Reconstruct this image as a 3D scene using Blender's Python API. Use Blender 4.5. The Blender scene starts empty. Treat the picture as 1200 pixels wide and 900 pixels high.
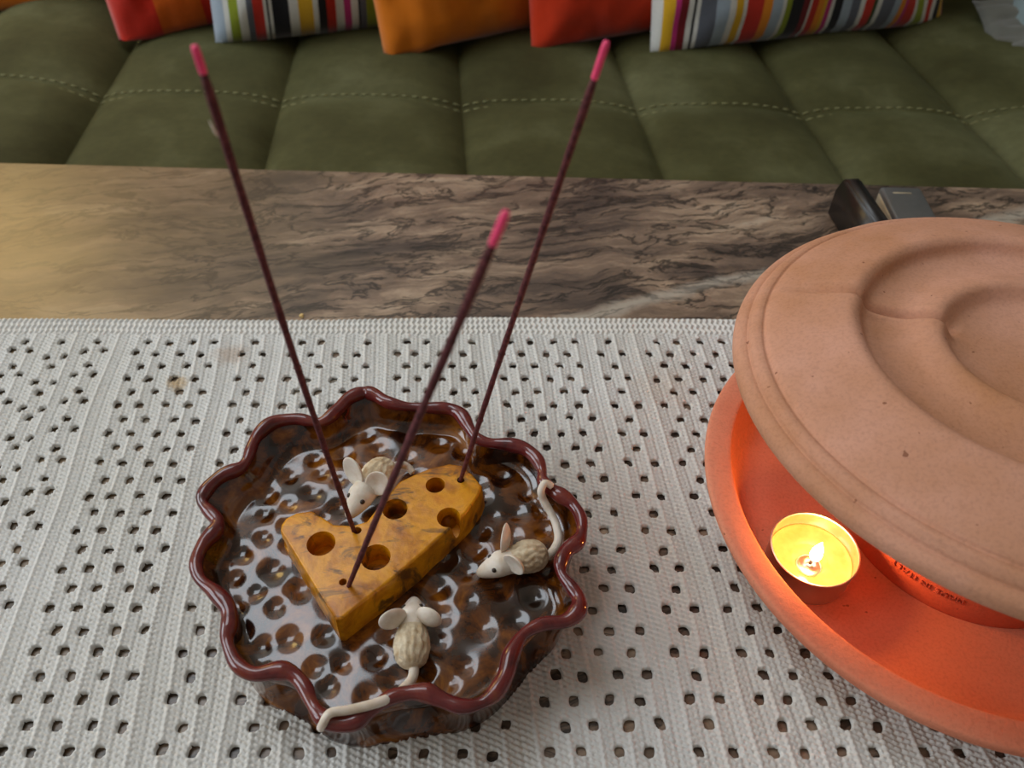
import bpy, bmesh, math, random
import numpy as np
from mathutils import Vector, Matrix, noise as mnoise

random.seed(7)
rng = np.random.default_rng(7)
PI = math.pi
scene = bpy.context.scene
COL = scene.collection

# ------------------------------------------------------------------ camera
FPX, PITCH, CAMH = 930.0, math.radians(46), 0.33
cd = bpy.data.cameras.new('camera')
cam = bpy.data.objects.new('camera', cd)
COL.objects.link(cam)
cam.location = (0, 0, CAMH)
cam.rotation_euler = (PI / 2 - PITCH, 0, 0)
cd.sensor_width = 36
cd.lens = FPX / 1200 * 36
cd.clip_start = 0.01
cd.dof.use_dof = True
cd.dof.focus_distance = 0.36
cd.dof.aperture_fstop = 12.0
scene.camera = cam

# ------------------------------------------------------------------ light
scene.view_settings.view_transform = 'Standard'
scene.view_settings.look = 'None'
scene.view_settings.gamma = 1
scene.view_settings.use_curve_mapping = False
scene.view_settings.exposure = 0.0

w = bpy.data.worlds.new('room_ambience')
scene.world = w
w.use_nodes = True
w.node_tree.nodes['Background'].inputs[0].default_value = (1.0, 0.93, 0.85, 1)
w.node_tree.nodes['Background'].inputs[1].default_value = 0.25


def area_light(name, loc, rot, sx, sy, power, col):
    l = bpy.data.lights.new(name, 'AREA')
    l.shape = 'RECTANGLE'
    l.size, l.size_y, l.energy, l.color = sx, sy, power, col
    o = bpy.data.objects.new(name, l)
    COL.objects.link(o)
    o.location, o.rotation_euler = loc, rot
    return o


# daylight entering by the roof window above the sofa and by the window in the left wall
area_light('daylight_roof_window', (-1.00, 1.15, 2.09), (0, 0, 0), 1.35, 1.1, 23, (0.86, 0.93, 1.0))
area_light('daylight_left_window', (-2.16, 0.2, 1.0), (0, math.radians(-90), 0), 1.3, 1.5, 36, (0.86, 0.93, 1.0))

# ------------------------------------------------------------------ pixel helpers
fw = np.array([0, math.cos(PITCH), -math.sin(PITCH)])
upv = np.array([0, math.sin(PITCH), math.cos(PITCH)])


def ray(u, v):
    return np.array([(u - 600) / FPX, 0, 0]) + (450 - v) / FPX * upv + fw


def un(u, v, z=0.0):
    """photo pixel -> point on the level plane of height z"""
    d = ray(u, v)
    return np.array([0, 0, CAMH]) + d * ((z - CAMH) / d[2])


# ------------------------------------------------------------------ object helpers
WM = {}


def thing(name, loc, label, cat, group=None):
    o = bpy.data.objects.new(name, None)
    o.empty_display_size = 0.01
    COL.objects.link(o)
    o.location = loc
    WM[o] = Matrix.Translation(Vector(loc))
    return tag(o, label, cat, group)


def tag(o, label=None, cat=None, group=None, kind=None):
    for k, val in (('label', label), ('category', cat), ('group', group), ('kind', kind)):
        if val:
            o[k] = val
    return o


def link(name, me, m, parent=None, label=None):
    o = bpy.data.objects.new(name, me)
    COL.objects.link(o)
    if m is not None:
        me.materials.clear()
        for mm in (m if isinstance(m, (list, tuple)) else [m]):
            me.materials.append(mm)
    if parent is not None:
        o.parent = parent
        o.matrix_parent_inverse = WM.get(parent, Matrix.Identity(4)).inverted()
    if label:
        o['label'] = label
    return o


def mesh(name, V, F, m, parent=None, smooth=True, label=None):
    me = bpy.data.meshes.new(name)
    me.from_pydata([tuple(map(float, p)) for p in V], [], [tuple(map(int, f)) for f in F])
    me.update()
    if smooth:
        me.polygons.foreach_set('use_smooth', [True] * len(me.polygons))
    return link(name, me, m, parent, label)


def from_bm(name, bm, m, parent=None, smooth=True, label=None):
    me = bpy.data.meshes.new(name)
    bm.normal_update()
    bm.to_mesh(me)
    bm.free()
    if smooth:
        me.polygons.foreach_set('use_smooth', [True] * len(me.polygons))
    return link(name, me, m, parent, label)


def gridF(n, m, cn=False, cm=False, off=0):
    F = []
    for i in range(n if cn else n - 1):
        for j in range(m if cm else m - 1):
            a, b = i * m + j, ((i + 1) % n) * m + j
            c, d = ((i + 1) % n) * m + (j + 1) % m, i * m + (j + 1) % m
            F.append((a + off, b + off, c + off, d + off))
    return F


def big_grid(name, P, keep, m, parent=None):
    """P (n,m,3) array, keep (n-1,m-1) bool -> mesh made with numpy"""
    n, mm = P.shape[:2]
    idx = np.arange(n * mm).reshape(n, mm)
    Q = np.stack([idx[:-1, :-1], idx[:-1, 1:], idx[1:, 1:], idx[1:, :-1]], -1)[keep]
    used = np.zeros(n * mm, bool)
    used[Q.ravel()] = True
    remap = np.cumsum(used) - 1
    Q = remap[Q]
    V = P.reshape(-1, 3)[used]
    me = bpy.data.meshes.new(name)
    me.vertices.add(len(V))
    me.vertices.foreach_set('co', V.astype(np.float32).ravel())
    me.loops.add(Q.size)
    me.loops.foreach_set('vertex_index', Q.astype(np.int32).ravel())
    me.polygons.add(len(Q))
    me.polygons.foreach_set('loop_start', np.arange(0, Q.size, 4, dtype=np.int32))
    me.update(calc_edges=True)
    me.polygons.foreach_set('use_smooth', np.ones(len(Q), bool))
    me.update()
    return link(name, me, m, parent)


def lathe(name, prof, c, m, parent=None, n=160, fn=None, label=None):
    """profile of (r, z) pairs turned about the vertical through c; r = 0 closes it"""
    V, F = [], []
    rings = []
    for r, z in prof:
        if r <= 1e-7:
            rings.append([len(V)])
            V.append((c[0], c[1], c[2] + z))
        else:
            ids = []
            for k in range(n):
                a = 2 * PI * k / n
                dr, dz = fn(r, a, z) if fn else (0, 0)
                ids.append(len(V))
                V.append((c[0] + (r + dr) * math.cos(a), c[1] + (r + dr) * math.sin(a), c[2] + z + dz))
            rings.append(ids)
    for A, B in zip(rings[:-1], rings[1:]):
        if len(A) == 1 and len(B) == 1:
            continue
        for k in range(n):
            k2 = (k + 1) % n
            if len(A) == 1:
                F.append((A[0], B[k2], B[k]))
            elif len(B) == 1:
                F.append((A[k], A[k2], B[0]))
            else:
                F.append((A[k], A[k2], B[k2], B[k]))
    return mesh(name, V, F, m, parent, label=label)


def smooth_prof(pts, sub=6):
    """Catmull-Rom through profile points"""
    P = np.array(pts, float)
    out = []
    for i in range(len(P) - 1):
        p0, p1, p2, p3 = P[max(i - 1, 0)], P[i], P[i + 1], P[min(i + 2, len(P) - 1)]
        for k in range(sub):
            t = k / sub
            q = 0.5 * ((2 * p1) + (-p0 + p2) * t + (2 * p0 - 5 * p1 + 4 * p2 - p3) * t * t + (-p0 + 3 * p1 - 3 * p2 + p3) * t ** 3)
            out.append(q)
    out.append(P[-1])
    return [tuple([max(q[0], 0)] + list(q[1:])) for q in out]


def crom(P, sub=6, closed=False):
    P = np.array(P, float)
    n = len(P)
    out = []
    for i in range(n if closed else n - 1):
        if closed:
            p0, p1, p2, p3 = P[(i - 1) % n], P[i], P[(i + 1) % n], P[(i + 2) % n]
        else:
            p0, p1, p2, p3 = P[max(i - 1, 0)], P[i], P[i + 1], P[min(i + 2, n - 1)]
        for k in range(sub):
            t = k / sub
            out.append(0.5 * ((2 * p1) + (-p0 + p2) * t + (2 * p0 - 5 * p1 + 4 * p2 - p3) * t * t + (-p0 + 3 * p1 - 3 * p2 + p3) * t ** 3))
    if not closed:
        out.append(P[-1])
    return np.array(out)


def tubeVF(P, R, seg=12, closed=False, off=0, squash=1.0):
    """tube along points P with radius R (number or list)"""
    P = np.array(P, float)
    n = len(P)
    R = np.full(n, R) if np.isscalar(R) else np.array(R, float)
    if closed:
        T = np.roll(P, -1, 0) - np.roll(P, 1, 0)
    else:
        T = np.gradient(P, axis=0)
    T /= np.linalg.norm(T, axis=1)[:, None] + 1e-12
    ref = np.array([0, 0, 1.0])
    if abs(T[0] @ ref) > 0.9:
        ref = np.array([0, 1.0, 0])
    V = []
    for i in range(n):
        s = np.cross(T[i], ref)
        s /= np.linalg.norm(s)
        u = np.cross(s, T[i])
        if not closed:
            ref = u
        for k in range(seg):
            a = 2 * PI * k / seg
            V.append(P[i] + R[i] * (math.cos(a) * s + squash * math.sin(a) * u))
    F = gridF(n, seg, closed, True, off)
    if not closed:
        V.append(P[0] - T[0] * R[0] * 0.4)
        V.append(P[-1] + T[-1] * R[-1] * 0.4)
        a, b = off + n * seg, off + n * seg + 1
        for k in range(seg):
            F.append((a, off + k, off + (k + 1) % seg))
            F.append((b, off + (n - 1) * seg + (k + 1) % seg, off + (n - 1) * seg + k))
    return V, F


def boxVF(x0, x1, y0, y1, z0, z1, off=0):
    V = [(x, y, z) for z in (z0, z1) for y in (y0, y1) for x in (x0, x1)]
    F = [(0, 2, 3, 1), (4, 5, 7, 6), (0, 1, 5, 4), (2, 6, 7, 3), (0, 4, 6, 2), (1, 3, 7, 5)]
    return V, [tuple(i + off for i in f) for f in F]


def boxes(name, L, m, parent=None):
    V, F = [], []
    for b in L:
        v, f = boxVF(*b, off=len(V))
        V += v
        F += f
    return mesh(name, V, F, m, parent, smooth=False)


def bevel_box(name, sx, sy, sz, M, m, parent=None, bev=0.002, seg=3, label=None):
    bm = bmesh.new()
    bmesh.ops.create_cube(bm, size=1)
    bmesh.ops.scale(bm, vec=(sx, sy, sz), verts=bm.verts)
    bmesh.ops.bevel(bm, geom=bm.edges[:] + bm.verts[:], offset=bev, segments=seg, affect='EDGES', profile=0.5)
    bmesh.ops.transform(bm, matrix=M, verts=bm.verts)
    return from_bm(name, bm, m, parent, smooth=True, label=label)


# ------------------------------------------------------------------ material helpers
def srgb(r, g, b):
    f = lambda c: c / 12.92 if c <= 0.04045 else ((c + 0.055) / 1.055) ** 2.4
    return (f(r / 255), f(g / 255), f(b / 255), 1)


class NT:
    def __init__(s, name):
        s.m = bpy.data.materials.new(name)
        s.m.use_nodes = True
        s.t = s.m.node_tree
        s.b = s.t.nodes['Principled BSDF']

    def n(s, typ, **kw):
        o = s.t.nodes.new(typ)
        for k, v in kw.items():
            setattr(o, k, v)
        return o

    def l(s, a, b):
        s.t.links.new(a, b)

    def set(s, **kw):
        names = dict(rough='Roughness', metal='Metallic', spec='Specular IOR Level', ior='IOR', coat='Coat Weight', coatr='Coat Roughness',
                     sheen='Sheen Weight', sheenr='Sheen Roughness', sheent='Sheen Tint', sss='Subsurface Weight', sssr='Subsurface Radius', ssss='Subsurface Scale',
                     base='Base Color', em='Emission Color', ems='Emission Strength', trans='Transmission Weight', alpha='Alpha')
        for k, v in kw.items():
            s.b.inputs[names[k]].default_value = v
        return s

    def coord(s, scale=(1, 1, 1), rot=(0, 0, 0), loc=(0, 0, 0), space='Object'):
        tc = s.n('ShaderNodeTexCoord')
        mp = s.n('ShaderNodeMapping')
        mp.inputs['Scale'].default_value = scale
        mp.inputs['Rotation'].default_value = rot
        mp.inputs['Location'].default_value = loc
        s.l(tc.outputs[space], mp.inputs['Vector'])
        return mp.outputs['Vector']

    def noise(s, vec, scale, detail=4, rough=0.55, dist=0.0):
        o = s.n('ShaderNodeTexNoise')
        o.inputs['Scale'].default_value = scale
        o.inputs['Detail'].default_value = detail
        o.inputs['Roughness'].default_value = rough
        o.inputs['Distortion'].default_value = dist
        s.l(vec, o.inputs['Vector'])
        return o

    def ramp(s, fac, stops, interp='LINEAR'):
        o = s.n('ShaderNodeValToRGB')
        o.color_ramp.interpolation = interp
        e = o.color_ramp.elements
        while len(e) < len(stops):
            e.new(0.5)
        while len(e) > len(stops):
            e.remove(e[-1])
        for k, (p, c) in enumerate(stops):
            e[k].position = p
            e[k].color = c
        s.l(fac, o.inputs['Fac'])
        return o.outputs['Color']

    def mix(s, fac, a, b, blend='MIX'):
        o = s.n('ShaderNodeMix', data_type='RGBA', blend_type=blend)
        for sock, v in ((o.inputs[0], fac), (o.inputs[6], a), (o.inputs[7], b)):
            if hasattr(v, 'is_linked'):
                s.l(v, sock)
            else:
                sock.default_value = v
        return o.outputs[2]

    def math(s, op, a, b=0.0, clamp=False):
        o = s.n('ShaderNodeMath', operation=op, use_clamp=clamp)
        for sock, v in ((o.inputs[0], a), (o.inputs[1], b)):
            if hasattr(v, 'is_linked'):
                s.l(v, sock)
            else:
                sock.default_value = v
        return o.outputs[0]

    def bump(s, h, strength=0.3, dist=0.001):
        o = s.n('ShaderNodeBump')
        o.inputs['Strength'].default_value = strength
        o.inputs['Distance'].default_value = dist
        s.l(h, o.inputs['Height'])
        s.l(o.outputs['Normal'], s.b.inputs['Normal'])
        return o

    def color(s, c):
        s.l(c, s.b.inputs['Base Color'])


def simple(name, col, rough=0.6, var=0.12, nscale=80, bump=0.0, bscale=600, bdist=0.0005, **kw):
    """a plain tinted material with slight procedural mottling"""
    t = NT(name)
    t.set(rough=rough, **kw)
    v = t.coord()
    nz = t.noise(v, nscale)
    c = np.array(col[:3])
    t.color(t.ramp(nz.outputs['Fac'], [(0.3, (*(c * (1 - var)), 1)), (0.7, (*np.minimum(c * (1 + var), 1), 1))]))
    if bump:
        t.bump(t.noise(v, bscale, 3).outputs['Fac'], bump, bdist)
    return t.m


M = {}
M['white_paint'] = simple('white_paint', srgb(214, 208, 198), 0.8, 0.03, 3)
M['ceiling_paint'] = simple('ceiling_paint', srgb(225, 222, 215), 0.85, 0.03, 3)
M['floor_wood'] = simple('floor_wood', srgb(120, 88, 60), 0.5, 0.25, 5)
M['window_frame'] = simple('window_frame_paint', srgb(235, 235, 232), 0.4, 0.02, 10)
M['black_wood'] = simple('dark_table_wood', srgb(52, 38, 30), 0.5, 0.2, 20)

# ---- stone table top: dark veined migmatite; beige, fainter-veined left part is partly painted glare
t = NT('veined_stone')
t.set(rough=0.30, spec=0.5)
v = t.coord((1, 1, 1), (0, 0, math.radians(-10)))
warp = t.noise(v, 6.0, 6, 0.6)
vm = t.n('ShaderNodeVectorMath', operation='MULTIPLY_ADD')
t.l(warp.outputs['Color'], vm.inputs[0])
vm.inputs[1].default_value = (0.06, 0.06, 0.06)
t.l(v, vm.inputs[2])


def stretched(sx, sy):
    mp = t.n('ShaderNodeMapping')
    mp.inputs['Scale'].default_value = (sx, sy, sx)
    t.l(vm.outputs[0], mp.inputs['Vector'])
    return mp.outputs[0]


band = t.noise(stretched(9, 30), 1.0, 9, 0.66, 0.3)
vein = t.noise(stretched(15, 55), 1.0, 7, 0.62, 0.7)
fine = t.noise(stretched(14, 190), 1.0, 5, 0.65, 0.2)
ridge = t.math('ABSOLUTE', t.math('SUBTRACT', vein.outputs['Fac'], 0.5))
rock = t.ramp(band.outputs['Fac'], [(0.30, srgb(62, 52, 47)), (0.42, srgb(92, 77, 67)), (0.52, srgb(130, 109, 92)), (0.61, srgb(168, 145, 122)), (0.72, srgb(184, 168, 148)), (0.85, srgb(120, 106, 95))])
rock = t.mix(0.55, rock, t.ramp(fine.outputs['Fac'], [(0.36, (0.35, 0.33, 0.32, 1)), (0.56, (1, 1, 1, 1))]), 'MULTIPLY')
veincol = t.ramp(ridge, [(0.0, (0.04, 0.04, 0.04, 1)), (0.010, (0.15, 0.15, 0.15, 1)), (0.038, (1, 1, 1, 1))])
dark = t.mix(0.85, rock, veincol, 'MULTIPLY')
# one pale quartz streak running up from the cloth edge
qa, qb = un(600, 392, 0), un(880, 325, 0)
qn = np.array([-(qb - qa)[1], (qb - qa)[0]]) / np.linalg.norm((qb - qa)[:2])
sq = t.n('ShaderNodeSeparateXYZ')
t.l(t.coord(), sq.inputs[0])
qd = t.math('ADD', t.math('MULTIPLY', sq.outputs['X'], float(qn[0])), t.math('MULTIPLY', sq.outputs['Y'], float(qn[1])))
qd = t.math('SUBTRACT', qd, float(qa[:2] @ qn))
qd = t.math('ADD', qd, t.math('MULTIPLY', t.math('SUBTRACT', t.noise(t.coord(), 12, 6, 0.65).outputs['Fac'], 0.5), 0.035))
qd = t.math('ABSOLUTE', qd)
qm = t.ramp(t.math('MULTIPLY', qd, 40.0), [(0.05, (0.8, 0.8, 0.8, 1)), (0.30, (0, 0, 0, 1))])
dark = t.mix(qm, dark, t.mix(0.5, srgb(178, 170, 156), veincol, 'MULTIPLY'))
pale = t.ramp(band.outputs['Fac'], [(0.35, srgb(104, 86, 60)), (0.6, srgb(128, 108, 76)), (0.8, srgb(146, 126, 94))])
pale = t.mix(0.25, pale, veincol, 'MULTIPLY')  # veins weakened in colour, as the glare washes them out
sep = t.n('ShaderNodeSeparateXYZ')
t.l(t.coord(), sep.inputs[0])
wob = t.noise(t.coord((3, 9, 3), (0, 0, -0.25)), 1.0, 5, 0.6, 0.4)
rm = t.n('ShaderNodeMapRange')
rm.inputs['From Min'].default_value = -0.34
rm.inputs['From Max'].default_value = -0.10
sd = t.math('ADD', sep.outputs['X'], t.math('MULTIPLY', t.math('SUBTRACT', wob.outputs['Fac'], 0.5), 0.34))
t.l(sd, rm.inputs['Value'])
t.color(t.mix(rm.outputs[0], pale, dark))
M['stone'] = t.m

# ---- olive velvet
t = NT('olive_velvet')
t.set(rough=0.75, sheen=0.18, sheenr=0.4, sheent=srgb(150, 160, 120), spec=0.15)
v = t.coord((1, 1, 1))
nz = t.noise(v, 7, 4, 0.6)
nz2 = t.noise(v, 140, 3, 0.6)
c = t.ramp(nz.outputs['Fac'], [(0.32, srgb(60, 58, 30)), (0.5, srgb(75, 74, 43)), (0.68, srgb(97, 97, 66))])
t.color(t.mix(0.25, c, t.ramp(nz2.outputs['Fac'], [(0.3, (0.3, 0.3, 0.3, 1)), (0.7, (1, 1, 1, 1))]), 'MULTIPLY'))
t.bump(nz2.outputs['Fac'], 0.15, 0.001)
M['velvet'] = t.m
M['thread'] = simple('sofa_thread', srgb(128, 126, 84), 0.8, 0.1, 50)


def fabric(name, col, var=0.14):
    return simple(name, col, 0.9, var, 16, 0.35, 900, 0.0006, sheen=0.3, spec=0.15)


M['orange'] = fabric('orange_cotton', srgb(206, 112, 8))
M['redorange'] = fabric('red_orange_cotton', srgb(196, 52, 16), 0.25)
M['greyblue'] = fabric('grey_blue_cotton', srgb(120, 134, 134))
M['greycloth'] = fabric('grey_linen', srgb(100, 100, 92))
M['blackcloth'] = fabric('black_cotton', srgb(24, 24, 26))

# striped cotton: coloured bands over the cushion's width (generated coordinate)
COLS = dict(w=srgb(205, 205, 198), g=srgb(132, 146, 34), r=srgb(186, 44, 28), k=srgb(24, 24, 28), y=srgb(206, 160, 30), m=srgb(176, 44, 110),
            s=srgb(92, 96, 106), o=srgb(214, 130, 26), b=srgb(150, 164, 176), d=srgb(112, 20, 26), n=srgb(46, 66, 30))


def stripes(name, seq, axis='X'):
    t = NT(name)
    t.set(rough=0.9, sheen=0.25, spec=0.15)
    tot = sum(a for _, a in seq)
    tc = t.coord(space='UV')
    sp = t.n('ShaderNodeSeparateXYZ')
    t.l(tc, sp.inputs[0])
    # nested constant ramps hold at most 32 stops each
    acc, first = 0, True
    stops = []
    for ch, a in seq:
        stops.append((acc / tot, COLS[ch]))
        acc += a
    halves = [stops[:28], stops[28:]]
    c = t.ramp(sp.outputs['X'], halves[0], 'CONSTANT')
    if halves[1]:
        c2 = t.ramp(sp.outputs['X'], halves[1], 'CONSTANT')
        gt = t.math('GREATER_THAN', sp.outputs['X'], halves[1][0][0])
        c = t.mix(gt, c, c2)
    nz = t.noise(t.coord(), 500, 2)
    t.color(t.mix(0.25, c, t.ramp(nz.outputs['Fac'], [(0.3, (0.6, 0.6, 0.6, 1)), (0.7, (1, 1, 1, 1))]), 'MULTIPLY'))
    t.bump(nz.outputs['Fac'], 0.3, 0.0006)
    return t.m


def seq(s):
    return [(a[0], float(a[1:])) for a in s.split()]


M['stripeA'] = stripes('striped_cotton', seq('b2 w1 g1.6 w1.4 s1.1 r1.8 w.5 k.4 w.5 k3 w1.5 y2.6 w.8 k1.6 r1.5 w1.4 m1.4 w1.2 k.3 s1.2 g3.4 w1.4 r3 w1.2 o1.6 w.5 k.4 w.5 s2.8 w1.4 n.8 r1.3 w1'))
M['stripeB'] = stripes('striped_cotton_bright', seq('w1 y1.4 m.7 d1 w.8 k.3 w.5 s2.2 b1.6 w1 y1 w.6 r2.2 o1.2 b1.4 w.6 g.8 k2 d1 w.4 r1 o1 y.5 m.7 w.5 k1.2 b1.4 s1.4 w.6 r1.2 n.6 w.6 s2 b1 o.9 m.5 r1.6 w.6 g1.3 w.8 r.8 w.7 k.9 y.8 r.7'))

# checked red and orange throw
t = NT('checked_cotton')
t.set(rough=0.9, sheen=0.3, spec=0.15)
ck = t.n('ShaderNodeTexChecker')
ck.inputs['Scale'].default_value = 5.0
ck.inputs['Color2'].default_value = srgb(196, 36, 10)
ck.inputs['Color1'].default_value = srgb(206, 92, 8)
t.l(t.coord(space='UV'), ck.inputs['Vector'])
nz = t.noise(t.coord(), 300, 3)
t.color(t.mix(0.3, ck.outputs['Color'], t.ramp(nz.outputs['Fac'], [(0.3, (0.55, 0.55, 0.55, 1)), (0.7, (1, 1, 1, 1))]), 'MULTIPLY'))
t.bump(nz.outputs['Fac'], 0.3, 0.0006)
M['checked'] = t.m

# ---- crochet cotton with a few stains
t = NT('crochet_cotton')
t.set(rough=0.9, spec=0.15, sheen=0.15)
v = t.coord()
fine = t.noise(v, 900, 4, 0.65)
blot = t.noise(v, 9, 3)
c = t.ramp(blot.outputs['Fac'], [(0.35, srgb(208, 207, 201)), (0.65, srgb(217, 217, 214))])
for (px, py, rad, amt, colr) in ((208, 450, 0.008, 0.75, srgb(190, 160, 110)), (270, 416, 0.012, 0.55, srgb(180, 158, 138)), (780, 455, 0.022, 0.30, srgb(196, 176, 156)), (697, 848, 0.002, 0.8, srgb(178, 120, 70))):
    p = un(px, py, 0.002)
    d = t.n('ShaderNodeVectorMath', operation='DISTANCE')
    t.l(v, d.inputs[0])
    d.inputs[1].default_value = tuple(p)
    wv = t.noise(v, 220, 3)
    dd = t.math('ADD', d.outputs['Value'], t.math('MULTIPLY', t.math('SUBTRACT', wv.outputs['Fac'], 0.5), rad * 1.3))
    k = t.n('ShaderNodeMapRange')
    k.inputs['From Min'].default_value = rad
    k.inputs['From Max'].default_value = rad * 0.3
    k.inputs['To Max'].default_value = amt
    t.l(dd, k.inputs['Value'])
    c = t.mix(k.outputs[0], c, colr)
t.color(c)
t.bump(fine.outputs['Fac'], 0.5, 0.0006)
M['crochet'] = t.m


def glaze(name, stops, rough=0.07, scale=45, ior=1.6, bump=0.08):
    t = NT(name)
    t.set(rough=rough, ior=ior)
    v = t.coord()
    a = t.noise(v, scale, 6, 0.62, 0.8)
    t.color(t.ramp(a.outputs['Fac'], stops))
    t.bump(t.noise(v, 90, 3).outputs['Fac'], bump, 0.002)
    return t.m


M['glaze'] = glaze('amber_brown_glaze', [(0.34, srgb(22, 9, 5)), (0.45, srgb(50, 22, 6)), (0.57, srgb(108, 58, 10)), (0.68, srgb(148, 90, 22)), (0.78, srgb(46, 22, 10))], rough=0.13, scale=62, ior=1.65, bump=0.012)
M['maroon'] = glaze('maroon_glaze', [(0.30, srgb(66, 20, 22)), (0.5, srgb(98, 34, 34)), (0.62, srgb(110, 46, 38)), (0.78, srgb(120, 66, 38))], 0.12, 60, 1.55)

# ochre cheese glaze with dark scuffs
t = NT('cheese_glaze')
t.set(rough=0.36, ior=1.45, coat=0.08, coatr=0.15)
v = t.coord((1, 1, 1))
a = t.noise(v, 60, 6, 0.62, 0.5)
c = t.ramp(a.outputs['Fac'], [(0.28, srgb(110, 58, 10)), (0.42, srgb(182, 112, 8)), (0.55, srgb(222, 152, 12)), (0.7, srgb(198, 116, 8))])
sc = t.noise(t.coord((60, 150, 60), (0, 0, 0.7)), 1.0, 5, 0.6, 0.8)
c = t.mix(t.ramp(sc.outputs['Fac'], [(0.55, (0, 0, 0, 1)), (0.65, (0.8, 0.8, 0.8, 1))]), c, srgb(72, 50, 30))
t.color(c)
t.bump(t.noise(v, 300, 4).outputs['Fac'], 0.25, 0.0008)
M['cheese'] = t.m

t = NT('bisque')
t.set(rough=0.65, spec=0.3, sss=0.08, ssss=0.003)
v = t.coord()
t.color(t.ramp(t.noise(v, 160, 4).outputs['Fac'], [(0.3, srgb(206, 190, 168)), (0.6, srgb(228, 220, 208))]))
t.bump(t.noise(v, 1400, 3).outputs['Fac'], 0.15, 0.0004)
M['bisque'] = t.m
t = NT('bisque_fur')
t.set(rough=0.75, spec=0.25)
v = t.coord()
t.color(t.ramp(t.noise(v, 260, 4).outputs['Fac'], [(0.3, srgb(186, 160, 124)), (0.6, srgb(222, 208, 180))]))
t.bump(t.noise(v, 900, 3).outputs['Fac'], 0.5, 0.0006)
M['fur'] = t.m
M['eye'] = simple('dark_eye_hole', srgb(44, 30, 16), 0.5, 0.1)

# ---- terracotta
def clay(name, a, b):
    t = NT(name)
    t.set(rough=0.85, spec=0.25)
    v = t.coord()
    big = t.noise(v, 14, 4, 0.6)
    sm = t.noise(v, 700, 3, 0.6)
    c = t.ramp(big.outputs['Fac'], [(0.35, a), (0.65, b)])
    c = t.mix(0.35, c, t.ramp(sm.outputs['Fac'], [(0.25, (0.55, 0.5, 0.5, 1)), (0.55, (1, 1, 1, 1))]), 'MULTIPLY')
    spk = t.noise(v, 260, 1)
    c = t.mix(t.ramp(spk.outputs['Fac'], [(0.76, (0, 0, 0, 1)), (0.80, (0.7, 0.7, 0.7, 1))]), c, srgb(110, 60, 40))
    t.color(c)
    t.bump(sm.outputs['Fac'], 0.35, 0.0006)
    return t.m


M['clay_pale'] = clay('pale_terracotta', srgb(186, 132, 96), srgb(208, 156, 132))
M['clay'] = clay('terracotta', srgb(206, 124, 94), srgb(215, 139, 109))
M['clay_pot'] = clay('red_terracotta', srgb(190, 88, 56), srgb(200, 98, 64))

M['stamp'] = simple('stamp_shadow_clay', srgb(164, 72, 46), 0.9, 0.1)
M['alu'] = simple('aluminium', (0.76, 0.74, 0.70, 1), 0.30, 0.02, 300, metal=1.0)
t = NT('molten_wax')
t.set(rough=0.12)
t.color(t.ramp(t.noise(t.coord(), 200, 3).outputs['Fac'], [(0.3, srgb(164, 140, 90)), (0.7, srgb(180, 158, 112))]))
M['wax'] = t.m
M['wick'] = simple('burnt_wick', srgb(70, 56, 62), 0.8, 0.2)
t = NT('flame')
t.set(base=(0, 0, 0, 1), em=(1.0, 0.72, 0.34, 1), ems=30, rough=1.0)
M['flame'] = t.m

t = NT('incense_paste')
t.set(rough=0.7, spec=0.3)
v = t.coord()
t.color(t.ramp(t.noise(v, 500, 4).outputs['Fac'], [(0.35, srgb(70, 30, 34)), (0.65, srgb(108, 54, 58))]))
t.bump(t.noise(v, 900, 3).outputs['Fac'], 0.4, 0.0005)
M['incense'] = t.m
M['pink'] = simple('pink_dyed_bamboo', srgb(255, 74, 126), 0.55, 0.1, 300, 0.2, 900)
M['black_plastic'] = simple('black_plastic', srgb(26, 22, 20), 0.35, 0.1)
M['grey_metal'] = simple('brushed_grey_metal', srgb(122, 124, 124), 0.38, 0.05, 200, metal=0.6)
M['lit_edge_and_marking'] = simple('lit_edge_and_marking_metal', srgb(200, 186, 158), 0.35, 0.05, 200, metal=0.4)  # for the marking and the light painted on the case sides
t = NT('lit_lampshade')
t.set(base=srgb(230, 200, 140), rough=0.9, em=(1.0, 0.68, 0.26, 1), ems=5.0)
M['lampshade'] = t.m
M['crumb'] = simple('bread_crumb', srgb(206, 178, 120), 0.9, 0.2)

# ------------------------------------------------------------------ room
ZF, ZC = -0.42, 2.05
X0, X1, Y0, Y1 = -2.1, 2.6, -2.2, 1.8
tag(boxes('floor', [(X0, X1, Y0, Y1, ZF - 0.05, ZF)], M['floor_wood']), kind='structure')
SX0, SX1, SY0, SY1 = -1.675, -0.325, 0.60, 1.70
tag(boxes('ceiling', [(X0, SX0, Y0, Y1, ZC, ZC + 0.05), (SX1, X1, Y0, Y1, ZC, ZC + 0.05), (SX0, SX1, Y0, SY0, ZC, ZC + 0.05), (SX0, SX1, SY1, Y1, ZC, ZC + 0.05)], M['ceiling_paint']), kind='structure')
tag(boxes('wall_back', [(X0, X1, Y1, Y1 + .12, ZF, ZC)], M['white_paint']), kind='structure')
LY0, LY1, LZ0, LZ1 = -0.55, 0.95, 0.35, 1.65
tag(boxes('wall_left', [(X0 - .12, X0, Y0, LY0, ZF, ZC), (X0 - .12, X0, LY1, Y1, ZF, ZC), (X0 - .12, X0, LY0, LY1, ZF, LZ0), (X0 - .12, X0, LY0, LY1, LZ1, ZC)], M['white_paint']), kind='structure')
f = 0.05
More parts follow.
